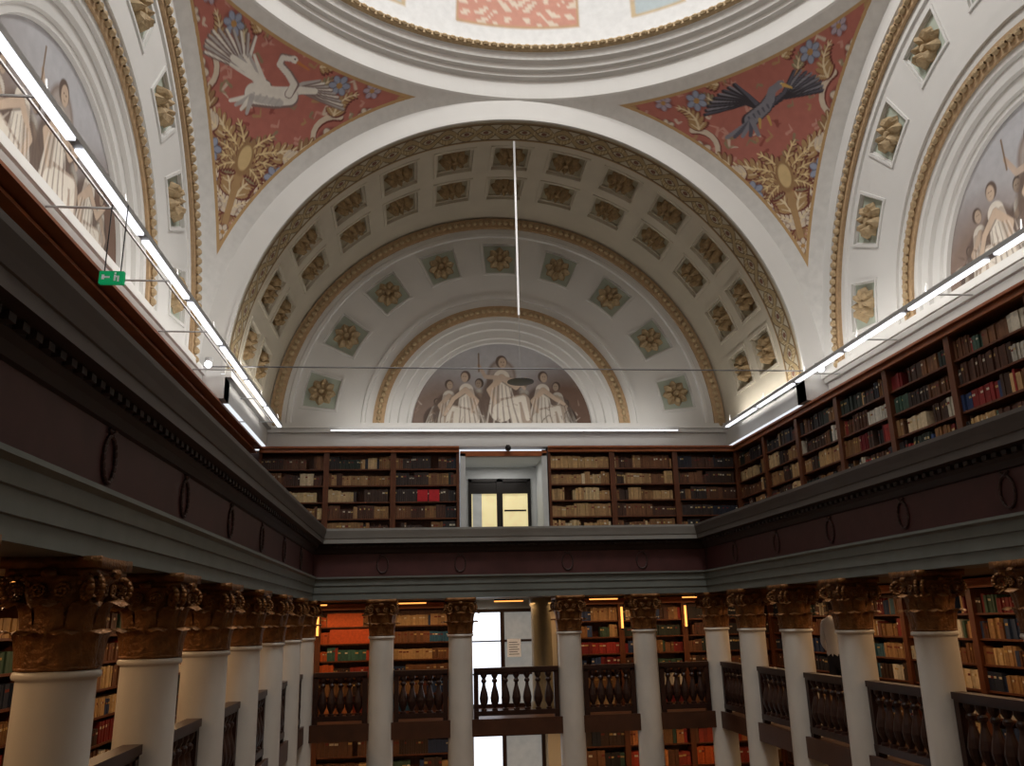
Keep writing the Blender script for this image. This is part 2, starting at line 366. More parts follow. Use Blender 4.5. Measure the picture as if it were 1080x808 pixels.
# ------------------------------------------------ pendentives
RS=S*sqrt(2)
def pendentive(az0,bird,na,ne,mir):
    els=np.linspace(0,pi/4,ne);X=[];Y=[];Zs=[];p=[];q=[];m1=[]
    for el in els:
        v=min(1.,1/(sqrt(2)*cos(el)));lo=acos(v);lo=min(lo,pi/4-1e-4)
        az=np.linspace(lo,pi/2-lo,na)
        x=RS*cos(el)*np.cos(az);y=RS*cos(el)*np.sin(az);z=np.full(na,RS*sin(el))
        dA=(np.arccos(np.clip(x/RS,-1,1))-pi/4)*RS;dB=(np.arccos(np.clip(y/RS,-1,1))-pi/4)*RS
        dC=(pi/4-el)*RS+0*x
        X.append(x);Y.append(y);Zs.append(z);p.append((az-pi/4)*cos(el)*RS*mir);q.append(el*RS+0*x);m1.append(np.minimum(np.minimum(dA,dB),dC+.06))
    X=np.concatenate(X);Y=np.concatenate(Y);Zs=np.concatenate(Zs);p=np.concatenate(p);q=np.concatenate(q);dm=np.concatenate(m1)
    P=Paint(p,q,(172,106,95));rn=random.Random(3)
    cream=(206,192,174);och=(170,138,98);och2=(148,116,84);blue=(148,156,178);grn=(140,130,102);pink=(196,148,134);lil=(172,158,172)
    hi=(222,206,172)
    for k in range(330):
        qq=rn.uniform(1.85,4.9);hw=3.3*((qq-1.5)/3.4)**1.3;pp=rn.uniform(-hw,hw);a=rn.uniform(0,2*pi);l=rn.uniform(.05,.14)
        P.st([(pp,qq),(pp+l*cos(a),qq+l*sin(a)),(pp+l*1.5*cos(a+.8),qq+l*1.5*sin(a+.8))],.024,.008,rn.choice([cream,och,grn,pink,(138,74,66)]),.85)
    for s_ in(-1,1):
        def ac(x,y,deg,l,b,c,h=hi):
            a=radians(deg);a=a if s_>0 else pi-a
            P.acan(s_*x,y,a,l,b*s_,c,h)
        P.st([(0,2.2),(s_*.35,2.8),(s_*.5,3.3),(s_*1.2,3.6),(s_*1.9,4.1),(s_*2.8,4.7)],.05,.025,och2)
        for (cx,cy,r,d,c1) in [(.22,2.38,.19,1,och),(.52,3.05,.32,-1,cream),(1.10,3.85,.36,1,cream),(1.80,4.42,.32,-1,och),(2.45,4.70,.18,1,cream),(1.55,3.98,.2,1,pink)]:
            P.spiral(s_*cx,cy,r,pi/2,s_*d*5.4,r*.12,c1)
        for t in [(.05,1.95,80,.4,-.6,och),(.0,2.35,60,.45,-1.,cream),(.05,2.6,75,.55,-1.2,och),(.10,2.9,45,.6,1.,grn),(.3,2.75,10,.4,1.,cream),(.35,3.3,50,.6,-1.2,och),(.55,3.35,15,.5,1.2,cream),(.75,3.55,60,.5,-1.4,och2),(.9,3.5,0,.45,1.4,grn),(1.2,3.6,40,.55,-1.,cream),(1.0,4.2,100,.5,-1.5,och),(1.5,4.2,80,.5,-1.6,cream),(1.5,3.8,20,.5,1.,och),(1.95,4.15,30,.5,.9,och),(1.95,4.3,90,.42,-1.4,cream),(2.3,4.5,20,.5,.6,och2),(2.5,4.6,60,.3,-.8,cream),(.65,4.5,70,.35,-1.2,grn),(.5,4.75,20,.35,.8,och)]: ac(*t)
        for k in range(5): ac(.02,3.05,85-24*k,.62-.05*k,-.9,(178,146,104) if k%2 else (152,120,86),(224,202,154))
        for (fx,fy,r,c) in [(.22,2.38,.11,cream),(.52,3.05,.17,blue),(1.10,3.85,.19,cream),(1.80,4.42,.17,blue),(.88,4.62,.16,blue),(1.36,4.72,.13,lil),(.38,2.68,.10,lil),(1.45,4.35,.13,cream),(.80,3.25,.12,blue),(2.25,4.75,.1,lil)]: P.flower(s_*fx,fy,r,c)
    P.st([(0,1.85),(0,3.3)],.04,.06,och);P.ell(0,3.12,.13,.24,0,(150,118,82));P.ell(0,3.14,.09,.18,0,(206,180,132));P.flower(0,2.05,.12,cream)
    left=(bird=='swan');K=.90
    def vis(dx,dy):
        dx*=K;dy*=K
        if left: return ((72*dx-27*dy)/3438.,4.20+(18*dx+41*dy)/3438.)
        return ((72*dx+27*dy)/3438.,4.20+(-18*dx+41*dy)/3438.)
    def vs(pts,w0,w1,c,op=1.): P.st([vis(*k) for k in pts],w0*K/62.,w1*K/62.,c,op)
    def ve(x,y,r,c):
        a=vis(x,y);P.ell(a[0],a[1],r*K/52.,r*K/66.,0,c)
    if left:
        w,g,d_=(222,218,210),(178,174,172),(126,108,104)
        for k in range(11):
            t=k/10.;a=radians(168-74*t);l=50-5*abs(t-.4)*2
            vs([(-4,0),(-14-6*t,10),(-8+l*cos(a),4+l*sin(a)*.95)],3.6,1.8,d_);vs([(-4,1),(-14-6*t,11),(-7+l*cos(a),5+l*sin(a)*.95)],2.6,1.1,w if k%2==0 else g)
        for k in range(7):
            t=k/6.;a=radians(160-60*t);vs([(-6,0),(-8+26*cos(a),2+26*sin(a))],2.6,1.4,g if k%2 else w)
        vs([(-6,-2),(-20,12),(-30,18)],5,3,w)
        for k in range(9):
            t=k/8.;a=radians(-8+48*t);l=44-8*t
            vs([(10,-4),(24,2+8*t),(10+l*cos(a),-6+l*sin(a))],3.4,1.6,d_);vs([(10,-3),(24,3+8*t),(10+l*cos(a),-5+l*sin(a))],2.4,1.,w if k%2 else g)
        vs([(8,-4),(22,3),(33,5)],4.5,3,w)
        vs([(-16,-14),(0,-12),(12,-8)],10.5,9.5,d_);vs([(-16,-12),(0,-10),(12,-6)],9.5,8.8,w);vs([(-14,-17),(4,-16)],3.5,3.5,g,.8)
        for k in range(5): vs([(-16+5*k,-12),(-20+5*k,-19)],1.2,.8,g,.8)
        for k in range(4): vs([(-18,-16),(-36+4*k,-26-3*k)],3,1.6,g if k%2 else w)
        vs([(12,-4),(18,8),(14,18),(8,26),(10,35),(19,36)],4.4,3.,d_);vs([(12,-4),(17,8),(13,18),(7,26),(10,34),(18,35)],3.5,2.3,w)
        ve(19,35,3.6,w);vs([(22,33),(30,28)],1.6,.8,(190,124,70));ve(20,36,.9,(40,36,36))
    else:
        w,g,d_=(128,128,138),(88,88,100),(58,54,60)
        for k in range(9):
            t=k/8.;a=radians(186-58*t);l=40-3*t
            vs([(-4,2),(-14,8+8*t),(-4+l*cos(a),2+l*sin(a))],3.5,1.8,d_);vs([(-4,3),(-14,9+8*t),(-3+l*cos(a),3+l*sin(a))],2.2,1.,w if k%2 else g)
        for k in range(9):
            t=k/8.;a=radians(10+62*t);l=38
            vs([(6,2),(14,8+4*t),(6+l*cos(a),l*sin(a)*.95)],3.5,1.8,d_);vs([(6,3),(14,9+4*t),(7+l*cos(a),1+l*sin(a)*.95)],2.2,1.,w if k%2 else g)
        vs([(-8,-14),(2,0),(4,8)],8,6,d_);vs([(-7,-13),(2,0),(4,8)],6.5,5,w)
        for k in range(6): vs([(-9+3*k,-10+3*k),(-7+3*k,-14+3*k)],1.2,.8,g,.9)
        for k in range(5): vs([(-6,-14),(-22+6*k,-32)],2.6,2.,g if k%2 else w)
        vs([(4,8),(4,18),(9,23)],4.8,3.4,w);ve(9,23,4.2,w);vs([(12,22),(19,17)],1.8,.8,(200,164,94));ve(10,24,.9,(226,206,130))
        vs([(0,-14),(2,-24)],1.6,1.,(190,156,94));vs([(6,-12),(10,-22)],1.6,1.,(190,156,94))
    c=P.c
    c[dm<.27]=s2l((180,148,104));c[dm<.225]=s2l((210,209,206))
    ca,sa=cos(az0-pi/4),sin(az0-pi/4)
    V=np.stack([XC+X*ca-Y*sa,YC+X*sa+Y*ca,ZS+Zs],1)
    F=[(j*na+i,j*na+i+1,(j+1)*na+i+1,(j+1)*na+i) for j in range(ne-1) for i in range(na-1)]
    mb=MB();mb.add([tuple(map(float,v)) for v in V],F,0,c);mb.obj('ceiling_pendentive',[M_paint],smooth=True)
pendentive(3*pi/4,'swan',440,320,-1);pendentive(pi/4,'eagle',440,320,-1)
pendentive(-3*pi/4,'swan',90,60,1);pendentive(-pi/4,'eagle',90,60,1)
# ------------------------------------------------ ring cornice and dome
mb=MB()
prof=[(S+.02,ZS+S-.02),(S-.02,ZS+S+.03),(S-.04,8.15),(4.38,8.18),(4.37,8.24),(4.31,8.26),(4.29,8.34),(4.22,8.37),(4.20,8.46),(4.17,8.47),(4.12,8.50),(4.12,8.57),(4.17,8.60),(4.22,8.62),(4.25,8.64)]
mi=[0]*9+[1,1,1,0,0]
mb.lathe(prof,160,(XC,YC,0),mi)
for k in range(200):
    t=2*pi*k/200;c=Vector((XC+4.11*cos(t),YC+4.11*sin(t),8.535))
    bead(mb,c,.055,Vector((-sin(t),cos(t),0)),Vector((cos(t),sin(t),0)),Vector((0,0,1)),.035,1)
mb.obj('ceiling_ring_cornice',[M_pl,M_gold])
na,ne=720,110;az=np.linspace(0,2*pi,na+1);el=np.linspace(0,radians(70),ne);AZ,EL=np.meshgrid(az,el)
a=AZ.ravel();e=np.degrees(EL.ravel());rd=4.25
c=np.tile(s2l((204,205,205)),(len(a),1))
d0=(np.degrees(a)-90+30)%60-30;d1=(np.degrees(a)-90)%60-30
for (e0,e1_) in((4,21),(27,42),(47,58)):
    m=(np.abs(d0)<13.5)&(e>e0)&(e<e1_);c[m]=s2l((172,142,110));m=(np.abs(d0)<12.8)&(e>e0+.8)&(e<e1_-.8);c[m]=s2l((182,132,116))
    orn=(np.sin(np.abs(d0)*1.3+2*np.sin(e*.9))*np.sin(e*1.3+1.5*np.cos(d0*.8))>.35)&m;c[orn]=s2l((200,186,170))
    m=(np.abs(d1)<5.6)&(e>e0)&(e<e1_);c[m]=s2l((180,162,132));m=(np.abs(d1)<5.0)&(e>e0+.7)&(e<e1_-.7);c[m]=s2l((164,176,180))
V=np.stack([XC+rd*np.cos(EL.ravel())*np.cos(a),YC+rd*np.cos(EL.ravel())*np.sin(a),8.64+rd*np.sin(EL.ravel())],1)
F=[(j*(na+1)+i,j*(na+1)+i+1,(j+1)*(na+1)+i+1,(j+1)*(na+1)+i) for j in range(ne-1) for i in range(na)]
mb=MB();mb.add([tuple(map(float,v)) for v in V],F,0,c);mb.obj('ceiling_dome',[M_paint],smooth=True)
# ------------------------------------------------ entablature
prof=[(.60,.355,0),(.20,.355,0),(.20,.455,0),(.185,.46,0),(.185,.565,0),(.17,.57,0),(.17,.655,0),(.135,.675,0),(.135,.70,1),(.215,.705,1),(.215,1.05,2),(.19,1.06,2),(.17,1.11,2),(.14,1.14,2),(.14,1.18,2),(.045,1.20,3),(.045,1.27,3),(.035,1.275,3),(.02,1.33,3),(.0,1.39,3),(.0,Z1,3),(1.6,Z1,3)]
mb=MB();V=[];F=[];ml=[]
for (t,z,_) in prof: V+=[(-A-t,NEAR-t,z),(B+t,NEAR-t,z),(B+t,D+t,z),(-A-t,D+t,z)]
for j in range(len(prof)-1):
    for k in range(4):
        F.append((j*4+k,j*4+(k+1)%4,(j+1)*4+(k+1)%4,(j+1)*4+k));ml.append(5 if (prof[j][2]==3 and k==2) else prof[j][2])  # far run takes the lit copy of the cornice material
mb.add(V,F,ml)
def dent(x0,x1,y0,y1): mb.box(x0,x1,y0,y1,1.145,1.18,2)
yy=NEAR+.1
while yy<D-.1:
    dent(-A-.14,-A-.10,yy,yy+.06);dent(B+.10,B+.14,yy,yy+.06);yy+=.12
xx=-A+.1
while xx<B-.1: dent(xx,xx+.06,D+.10,D+.14);xx+=.12
def wreath(c,n):
    c=Vector(c);n=Vector(n);u=n.cross(Vector((0,0,1))).normalized();z=Vector((0,0,1));K=18
    pts=[c+u*(.085*cos(2*pi*k/K))+z*(.125*sin(2*pi*k/K)) for k in range(K)]
    for k in range(K):
        bead(mb,pts[k]+n*.006,.03,(pts[(k+1)%K]-pts[k-1]).normalized(),n,(pts[k]-c).normalized(),.014,4)
    tube(mb,c+z*.13+n*.01,c+z*.16+u*.05+n*.01,.010,4);tube(mb,c+z*.13+n*.01,c+z*.16-u*.05+n*.01,.010,4)
COLY=[13.65,12.15,10.65,9.15,7.65,6.15,4.65,3.15,1.65,.11]
FARX=[-.61,.60,2.31,3.52]
for x in FARX: wreath((x,D+.213,.88),(0,-1,0))
for y in COLY[1:]: wreath((-A-.213,y,.88),(1,0,0));wreath((B+.213,y,.88),(-1,0,0))
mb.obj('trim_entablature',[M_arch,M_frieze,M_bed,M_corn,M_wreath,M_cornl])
# ------------------------------------------------ slabs, outer shell
def simple(name,boxes,mats):
    m=MB()
    for b in boxes: m.box(*b)
    return m.obj(name,mats)
OX0,OX1,OY0,OY1=-3.75,6.65,-1.0,15.6
simple('ceiling_gallery',[(OX0,-A-.55,OY0,OY1,.36,.40),(B+.55,OX1,OY0,OY1,.36,.40),(-A-.55,B+.55,D+.55,OY1,.36,.40)],[M_ceil])
simple('floor_gallery',[(OX0,CXL+.06,OY0,OY1,FZ-.16,FZ),(CXR-.06,OX1,OY0,OY1,FZ-.16,FZ),(CXL+.06,CXR-.06,CY-.06,OY1,FZ-.16,FZ),
   (CXL+.06,CXL+.10,.17,CY-.06,FZ-.22,FZ+.02),(CXR-.10,CXR-.06,.17,CY-.06,FZ-.22,FZ+.02),(CXL+.06,CXR-.06,CY-.10,CY-.06,FZ-.22,FZ+.02)],[M_floorw])
simple('floor',[(OX0,OX1,OY0-.1,OY1,GZ-.1,GZ)],[M_floor])
simple('wall_outer_left',[(OX0-.1,OX0,OY0,OY1,GZ,1.35)],[M_pl2])
simple('wall_outer_right',[(OX1,OX1+.1,OY0,OY1,GZ,1.35)],[M_pl2])
simple('wall_outer_far',[(OX0,.70,OY1,OY1+.1,GZ,1.35),(2.15,OX1,OY1,OY1+.1,GZ,1.35),(.70,2.15,OY1,OY1+.1,.2,1.35),(.70,2.15,OY1,OY1+.1,-1.9,-1.45)],[M_pl2])
simple('wall_near',[(OX0,OX1,OY0-.1,OY0,GZ,8.)],[M_pl2])
simple('wall_upper_back',[(XBL-.50,XBL-.45,-.9,D2+.3,Z1,Z2),(XBR+.27,XBR+.32,-.9,D2+.3,Z1,Z2),(XBL-.3,.66,D2+.28,D2+.33,Z1,Z2),(2.16,XBR+.3,D2+.28,D2+.33,Z1,Z2)],[M_woodd])
# ------------------------------------------------ bookcases with books
TAN=[(176,142,98),(160,124,84),(190,162,120),(140,104,66)]
BRN=[(98,62,40),(78,48,34),(118,78,50),(62,42,32),(130,92,56)]
DRK=[(42,36,36),(54,42,38),(34,36,46),(66,50,42),(38,46,40)]
VAR=[(126,36,34),(110,30,34),(40,56,92),(50,70,110),(34,42,60),(60,84,70),(210,204,190),(150,46,40)]
MIX=TAN[:2]+BRN+DRK+BRN+DRK+VAR+[(196,186,166),(180,174,160)]
LIT=[(196,170,126),(186,150,102),(166,128,86),(204,184,150)]
ORG=[(196,90,38),(176,64,38),(150,56,40),(190,120,70)]
BLU=[(40,86,116),(56,96,116),(46,64,98),(80,108,98)]
def bookcase(w,z0,h,ns,loc,rz,pal,seed,bw=(.028,.055),dep=.24,cap=True,special=None,gap=.03,rows=None,over=.08):
    rn=random.Random(seed);m=MB();t=.035
    m.box(0,t,0,dep,0,h,0);m.box(w-t,w,0,dep,0,h,0);m.box(t,w-t,dep-.02,dep,0,h,0)
    m.box(-.0,t+.012,-.02,0,0,h,0);m.box(w-t-.012,w,-.02,0,0,h,0)
    m.box(0,t+.02,-.03,0,0,.1,0);m.box(w-t-.02,w,-.03,0,0,.1,0)
    top=.10
    m.box(0,w,0,dep,h-top,h,0)
    if cap:
        m.box(0,w,-over*.6,0,h-top,h-top+.03,1);m.box(0,w,-over*.4,0,h-top+.03,h-.03,1);m.box(0,w,-over,0,h-.03,h,1)
    sh=(h-top-.02)/ns
    for k in range(ns): m.box(t,w-t,.01,dep-.02,.0+k*sh,.022+k*sh,0)
    ob=m.obj('bookcase',[M_wood,M_woodl],loc=(loc[0],loc[1],z0),rz=rz)
    bk=MB()
    for k in range(ns):
        if rows is not None and k<rows: continue
        zb=.022+k*sh;x=t+.005;ser=0;hh=0;bwid=.04;colr=rn.choice(pal)
        while x<w-t-.03:
            if ser<=0:
                ser=rn.choice([1,1,2,3,5,8,12]);colr=rn.choice(pal);hh=rn.uniform(.62,.9);bwid=rn.uniform(*bw)
                if rn.random()<gap: x+=rn.uniform(.05,.18);continue
            wd=bwid*rn.uniform(.9,1.12);hb=(sh-.03)*min(.96,hh*rn.uniform(.97,1.03));y0=.02+rn.uniform(0,.03)
            if x+wd>w-t: break
            cc=s2l(colr)*rn.uniform(.75,1.1)
            bk.box(x,x+wd-.003,y0,y0+.17,zb,zb+hb,0,cc)
            if rn.random()<.5:
                bk.box(x+.004,x+wd-.007,y0-.002,y0,zb+hb*.66,zb+hb*.78,0,s2l(rn.choice([(180,150,92),(110,40,30),(200,190,168)])))
            x+=wd;ser-=1
    if special:
        for (x0,x1,kk,hf,colr) in special: bk.box(x0,x1,.0,.18,.022+kk*sh,.022+kk*sh+sh*hf,0,s2l(colr))
    bk.obj('books',[M_books],parent=ob)
    return ob
hU=Z2-Z1
wl=(.64-XBL)/3.
pals=[LIT+BRN+BRN,BRN+TAN+DRK,DRK+BRN]
for i in range(3):
    sp=[(.42,.60,2,.7,(180,26,34)),(.62,.80,2,.7,(186,30,38))] if i==2 else None
    bookcase(wl,Z1,hU,5,(XBL+i*wl,D2),0,pals[i],10+i,special=sp)
wr=(XBR-2.22)/3.
pals=[LIT+TAN,TAN+BRN,DRK+BRN]
for i in range(3): bookcase(wr,Z1,hU,5,(2.22+i*wr,D2),0,pals[i],20+i)
nb=12;wb=(D2+.85)/nb
for i in range(nb):
    y=D2-i*wb
    bookcase(wb,Z1,hU,5,(XBR,y),-pi/2,MIX+LIT if i>1 else DRK+BRN+TAN,40+i,gap=.08)
    bookcase(wb,Z1,hU,5,(XBL-.19,y-wb),pi/2,BRN+DRK,70+i,over=.24)
hM=.33-FZ
farb=[(MXL,-1.75),(-1.75,-.55),(-.55,.58),(2.36,3.5),(3.5,4.65),(4.65,MXR)]
pm=[BRN+ORG,ORG+TAN+BRN+[(60,100,90)],TAN+BRN+BLU,TAN+BRN+VAR,BRN+TAN+DRK+VAR,DRK+BRN]
for i,(x0,x1) in enumerate(farb):
    bookcase(x1-x0,FZ,hM,6,(x0,MY),0,pm[i],100+i,bw=(.03,.065),dep=.3,special=[(.15,.75,5,.8,(204,92,36)),(.2,.9,4,.85,(196,82,36))] if i==1 else None)
    bookcase(x1-x0,GZ,FZ-.2-GZ,9,(x0,MY),0,pm[(i+2)%6]+VAR,120+i,bw=(.04,.08),dep=.3,rows=3)
nb2=11;wb2=(MY+.8)/nb2
for i in range(nb2):
    y=MY-i*wb2
    bookcase(wb2,FZ,hM,6,(MXR,y),-pi/2,(MIX+BLU+LIT) if i%2 else (TAN+BRN+VAR+BLU),140+i,bw=(.03,.065),dep=.3)
    bookcase(wb2,FZ,hM,6,(MXL,y-wb2),pi/2,BRN+TAN+DRK+VAR,160+i,bw=(.03,.065),dep=.3)
    bookcase(wb2,GZ,FZ-.2-GZ,9,(MXR,y),-pi/2,MIX,180+i,bw=(.05,.09),dep=.3,rows=5)
    bookcase(wb2,GZ,FZ-.2-GZ,9,(MXL,y-wb2),pi/2,MIX,200+i,bw=(.05,.09),dep=.3,rows=5)
# ------------------------------------------------ upper door niche, doors, windows
NX0,NX1,NZ=.70,2.16,2.80
m=MB();dY=D2+1.0
m.box(NX0-.04,NX0+.05,D2-.03,D2+.1,Z1,NZ+.05,1);m.box(NX1-.05,NX1+.04,D2-.03,D2+.1,Z1,NZ+.05,1);m.box(NX0-.04,NX1+.04,D2-.03,D2+.1,NZ,NZ+.09,0)
m.box(NX0-.02,NX0+.03,D2,dY+.1,Z1,NZ,1);m.box(NX1-.03,NX1+.02,D2,dY+.1,Z1,NZ,1);m.box(NX0,NX1,D2,dY+.1,NZ-.02,NZ+.02,1)
m.box(NX0,.85,dY,dY+.06,Z1,NZ,1);m.box(2.02,NX1,dY,dY+.06,Z1,NZ,1);m.box(.85,2.02,dY,dY+.06,2.56,NZ,1)
m.box(.5,2.4,D2+.1,dY+.1,Z1-.06,Z1,1)
m.obj('trim_door_niche',[M_woodl,M_niche])
m=MB()
for (x0,x1) in((.85,.91),(1.96,2.02),(1.38,1.49)): m.box(x0,x1,dY-.03,dY+.04,Z1,2.56,0)
m.box(.85,2.02,dY-.03,dY+.04,2.50,2.56,0);m.box(.85,2.02,dY-.035,dY+.04,2.28,2.36,0);m.box(.85,2.02,dY-.03,dY+.04,Z1,1.6,0)
m.box(.91,1.38,dY,dY+.01,1.6,2.28,1);m.box(1.49,1.96,dY,dY+.01,1.6,2.28,1);m.box(.91,1.38,dY,dY+.01,2.36,2.50,0);m.box(1.49,1.96,dY,dY+.01,2.36,2.50,0)
m.box(1.52,1.93,dY-.012,dY,1.95,1.98,0);m.box(.93,1.1,dY-.01,dY,1.6,2.28,2)
m.obj('door_1',[M_dark,M_panew,M_pane2])
def window(name,x0,x1,z0,z1,y,cols,rows,pm_):
    m=MB();f=.06
    m.box(x0,x0+f,y-.05,y+.05,z0,z1,0);m.box(x1-f,x1,y-.05,y+.05,z0,z1,0);m.box(x0,x1,y-.05,y+.05,z1-f,z1,0);m.box(x0,x1,y-.05,y+.05,z0,z0+f,0)
    for k in range(1,cols): x=x0+(x1-x0)*k/cols;m.box(x-.035,x+.035,y-.04,y+.04,z0,z1,0)
    for k in range(1,rows):
        z=z0+(z1-z0)*k/rows;m.box(x0,x1,y-.01,y+.03,z-.012,z+.012,0);m.box(x0+(x1-x0)/2,x1,y-.03,y+.03,z-.02,z+.02,0)
    for k in range(cols):
        m.box(x0+(x1-x0)*k/cols+.03,x0+(x1-x0)*(k+1)/cols-.03,y+.02,y+.03,z0+.04,z1-.04,1+pm_[k])
    return m.obj(name,[M_woodd,M_pane,M_pane2])
window('window_1',.72,2.13,FZ,.2,15.5,2,3,[0,1])
window('door_2',.72,2.13,GZ,FZ-.4,15.5,2,3,[0,1])
simple('trim_2',[(.60,.72,MY,OY1,GZ,.36)],[M_pl2]);simple('trim_3',[(2.13,2.35,MY,OY1,GZ,.36)],[M_pl2])
m=MB();m.lathe([(.21,FZ),(.21,FZ+.12),(.18,FZ+.16),(.17,.2),(.2,.24),(.2,.36)],24,(2.02,14.72,0),0);m.obj('round_pillar',[mat('pillar_beige',(132,124,100),.5)],smooth=True)
m=MB();m.box(-.12,.12,0,.012,0,.30,0)
for k in range(6): m.box(-.09,.09-.03*(k%2),-.002,0,.04+.04*k,.05+.04*k,1)
m.obj('notice_sign',[M_white,M_dark],loc=(1.62,15.40,-.62))
# ------------------------------------------------ columns
def column_mesh():
    m=MB();zt=-.18
    sh=[(.29,GZ),(.29,GZ+.12),(.27,GZ+.16),(.24,GZ+.2),(.26,GZ+.25),(.22,GZ+.30)]
    for k in range(9):
        u=k/8.;sh.append((.205-.022*u**1.6,GZ+.32+(zt-.06-GZ-.32)*u))
    sh+=[(.183,zt-.05),(.20,zt-.045),(.205,zt-.03),(.20,zt-.012),(.185,zt-.008)]
    m.lathe(sh,32,(0,0,0),0)
    m.lathe([(.183,zt-.008),(.198,zt-.004),(.2,zt+.008),(.176,zt+.015),(.165,zt+.1),(.168,zt+.3),(.195,zt+.40),(.235,zt+.44)],24,(0,0,0),1)
    def leaf(az,r0,z0,h,w,curl):
        V=[];NS,NW=9,7
        for i in range(NS):
            s_=i/(NS-1.)
            for j in range(NW):
                q=-1+2*j/(NW-1.)
                hw=w*(1-.45*s_)*(1+.22*abs(cos(s_*14)))*(1 if s_<.95 else .6)
                rad=r0+.01+.02*s_+curl*s_**2.6+.014*(1-abs(q))-.012*abs(q)*s_
                z=z0+h*(sin(min(s_,1)*2.0)/sin(pi/2))-.012*abs(q)*(s_>.6)
                a=az+q*hw/ r0
                V.append((rad*cos(a),rad*sin(a),z))
        F=[(i*NW+j,i*NW+j+1,(i+1)*NW+j+1,(i+1)*NW+j) for i in range(NS-1) for j in range(NW-1)]
        m.add(V,F,1)
    for k in range(8): leaf(k*pi/4+pi/8,.175,zt,.19,.068,.085)
    for k in range(8): leaf(k*pi/4,.172,zt+.03,.30,.066,.10)
    for k in range(4):
        az=pi/4+k*pi/2;er=Vector((cos(az),sin(az),0));et=Vector((-sin(az),cos(az),0));ez=Vector((0,0,1))
        c=er*.262+ez*(zt+.375);K=22
        for sgn in(-1,1):
            prev=None
            for i in range(K+1):
                t=i/K;r=.072*(1-.8*t);a=pi*.9-t*4.2*pi*.8
                p=c+er*(r*cos(a))+ez*(r*sin(a))+et*(sgn*(.030-.012*t))
                if prev is not None: tube(m,prev,p,.018*(1-.4*t),1,5)
                prev=p
        prev=None
        for i in range(7):
            t=i/6.;p=er*(.17+.03*t+.04*t*t)+ez*(zt+.16+.24*t)
            if prev is not None: tube(m,prev,p,.02,1,6)
            prev=p
    for k in range(4):
        az=k*pi/2;er=Vector((cos(az),sin(az),0));et=Vector((-sin(az),cos(az),0));ez=Vector((0,0,1))
        bead(m,er*.235+ez*(zt+.455),.04,et,er,ez,.03,1)
        for sgn in(-1,1):
            prev=None
            for i in range(12):
                t=i/11.;r=.04*(1-.75*t);a=t*3.2*pi
                p=er*.205+ez*(zt+.37+r*sin(a))+et*(sgn*(.055+r*cos(a)))
                if prev is not None: tube(m,prev,p,.009,1,4)
                prev=p
    def aba(h,z0,z1,hs):
        pts=[]
        for k in range(4):
            c0=pi/4+k*pi/2
            for i in range(8):
                t=i/8.;x0,y0=hs*sqrt(2)*cos(c0),hs*sqrt(2)*sin(c0);x1,y1=hs*sqrt(2)*cos(c0+pi/2),hs*sqrt(2)*sin(c0+pi/2)
                x=x0+(x1-x0)*t;y=y0+(y1-y0)*t;f=1-h*sin(pi*t);pts.append((x*f,y*f))
        n=len(pts);V=[(x,y,z0) for x,y in pts]+[(x,y,z1) for x,y in pts]
        m.add(V,[(k,(k+1)%n,n+(k+1)%n,n+k) for k in range(n)]+[tuple(range(n))[::-1],tuple(range(n,2*n))],1)
    aba(.16,zt+.44,zt+.48,.215);aba(.14,zt+.48,.356,.235)
    me=m.obj('column_tmp',[M_marble,M_cap],smooth=True);d=me.data;bpy.data.objects.remove(me);d.name='column';return d
cm=column_mesh()
pos=[(CXL,y) for y in COLY]+[(CXR,y) for y in COLY]+[(x,CY) for x in FARX]+[(x,COLY[-1]) for x in FARX if abs(x)>.8]
for p in pos: inst('column',cm,loc=(p[0],p[1],0))
# ------------------------------------------------ balustrades
def balus_mesh(L,n):
    m=MB();zt=-.70
    m.box(0,L,-.06,.06,zt-.06,zt,0);m.box(0,L,-.045,.045,zt-.085,zt-.06,0);m.box(0,L,-.05,.05,FZ+.06,FZ+.13,0)
    for x in(0,L-.07): m.box(x,x+.07,-.045,.045,FZ,zt-.06,0)
    for k in range(n):
        x=.07+(L-.14)*(k+.5)/n
        h=(zt-.085)-(FZ+.13);z0=FZ+.13
        pr=[(.045,0),(.045,.05),(.025,.07),(.03,.10),(.06,.22),(.068,.34),(.055,.48),(.028,.66),(.024,.74),(.042,.78),(.042,.82),(.026,.86),(.05,.94),(.05,1.)]
        m.lathe([(r,z0+h*z) for r,z in pr],12,(x,0,0),0)
    o=m.obj('tmpb',[M_woodd],smooth=False);d=o.data;bpy.data.objects.remove(o);d.name='balustrade';return d
rc=.20
bs=balus_mesh(1.5-2*rc,6)
for i in range(len(COLY)-1):
    y=COLY[i+1]+rc
    inst('balustrade',bs,loc=(CXL,y,0),rz=pi/2);inst('balustrade',bs,loc=(CXR,y,0),rz=pi/2)
xs=[CXL]+FARX+[CXR]
for i in range(5):
    L=xs[i+1]-xs[i]-2*rc;inst('balustrade',balus_mesh(L,5 if L<1.1 else 7),loc=(xs[i]+rc,CY,0))
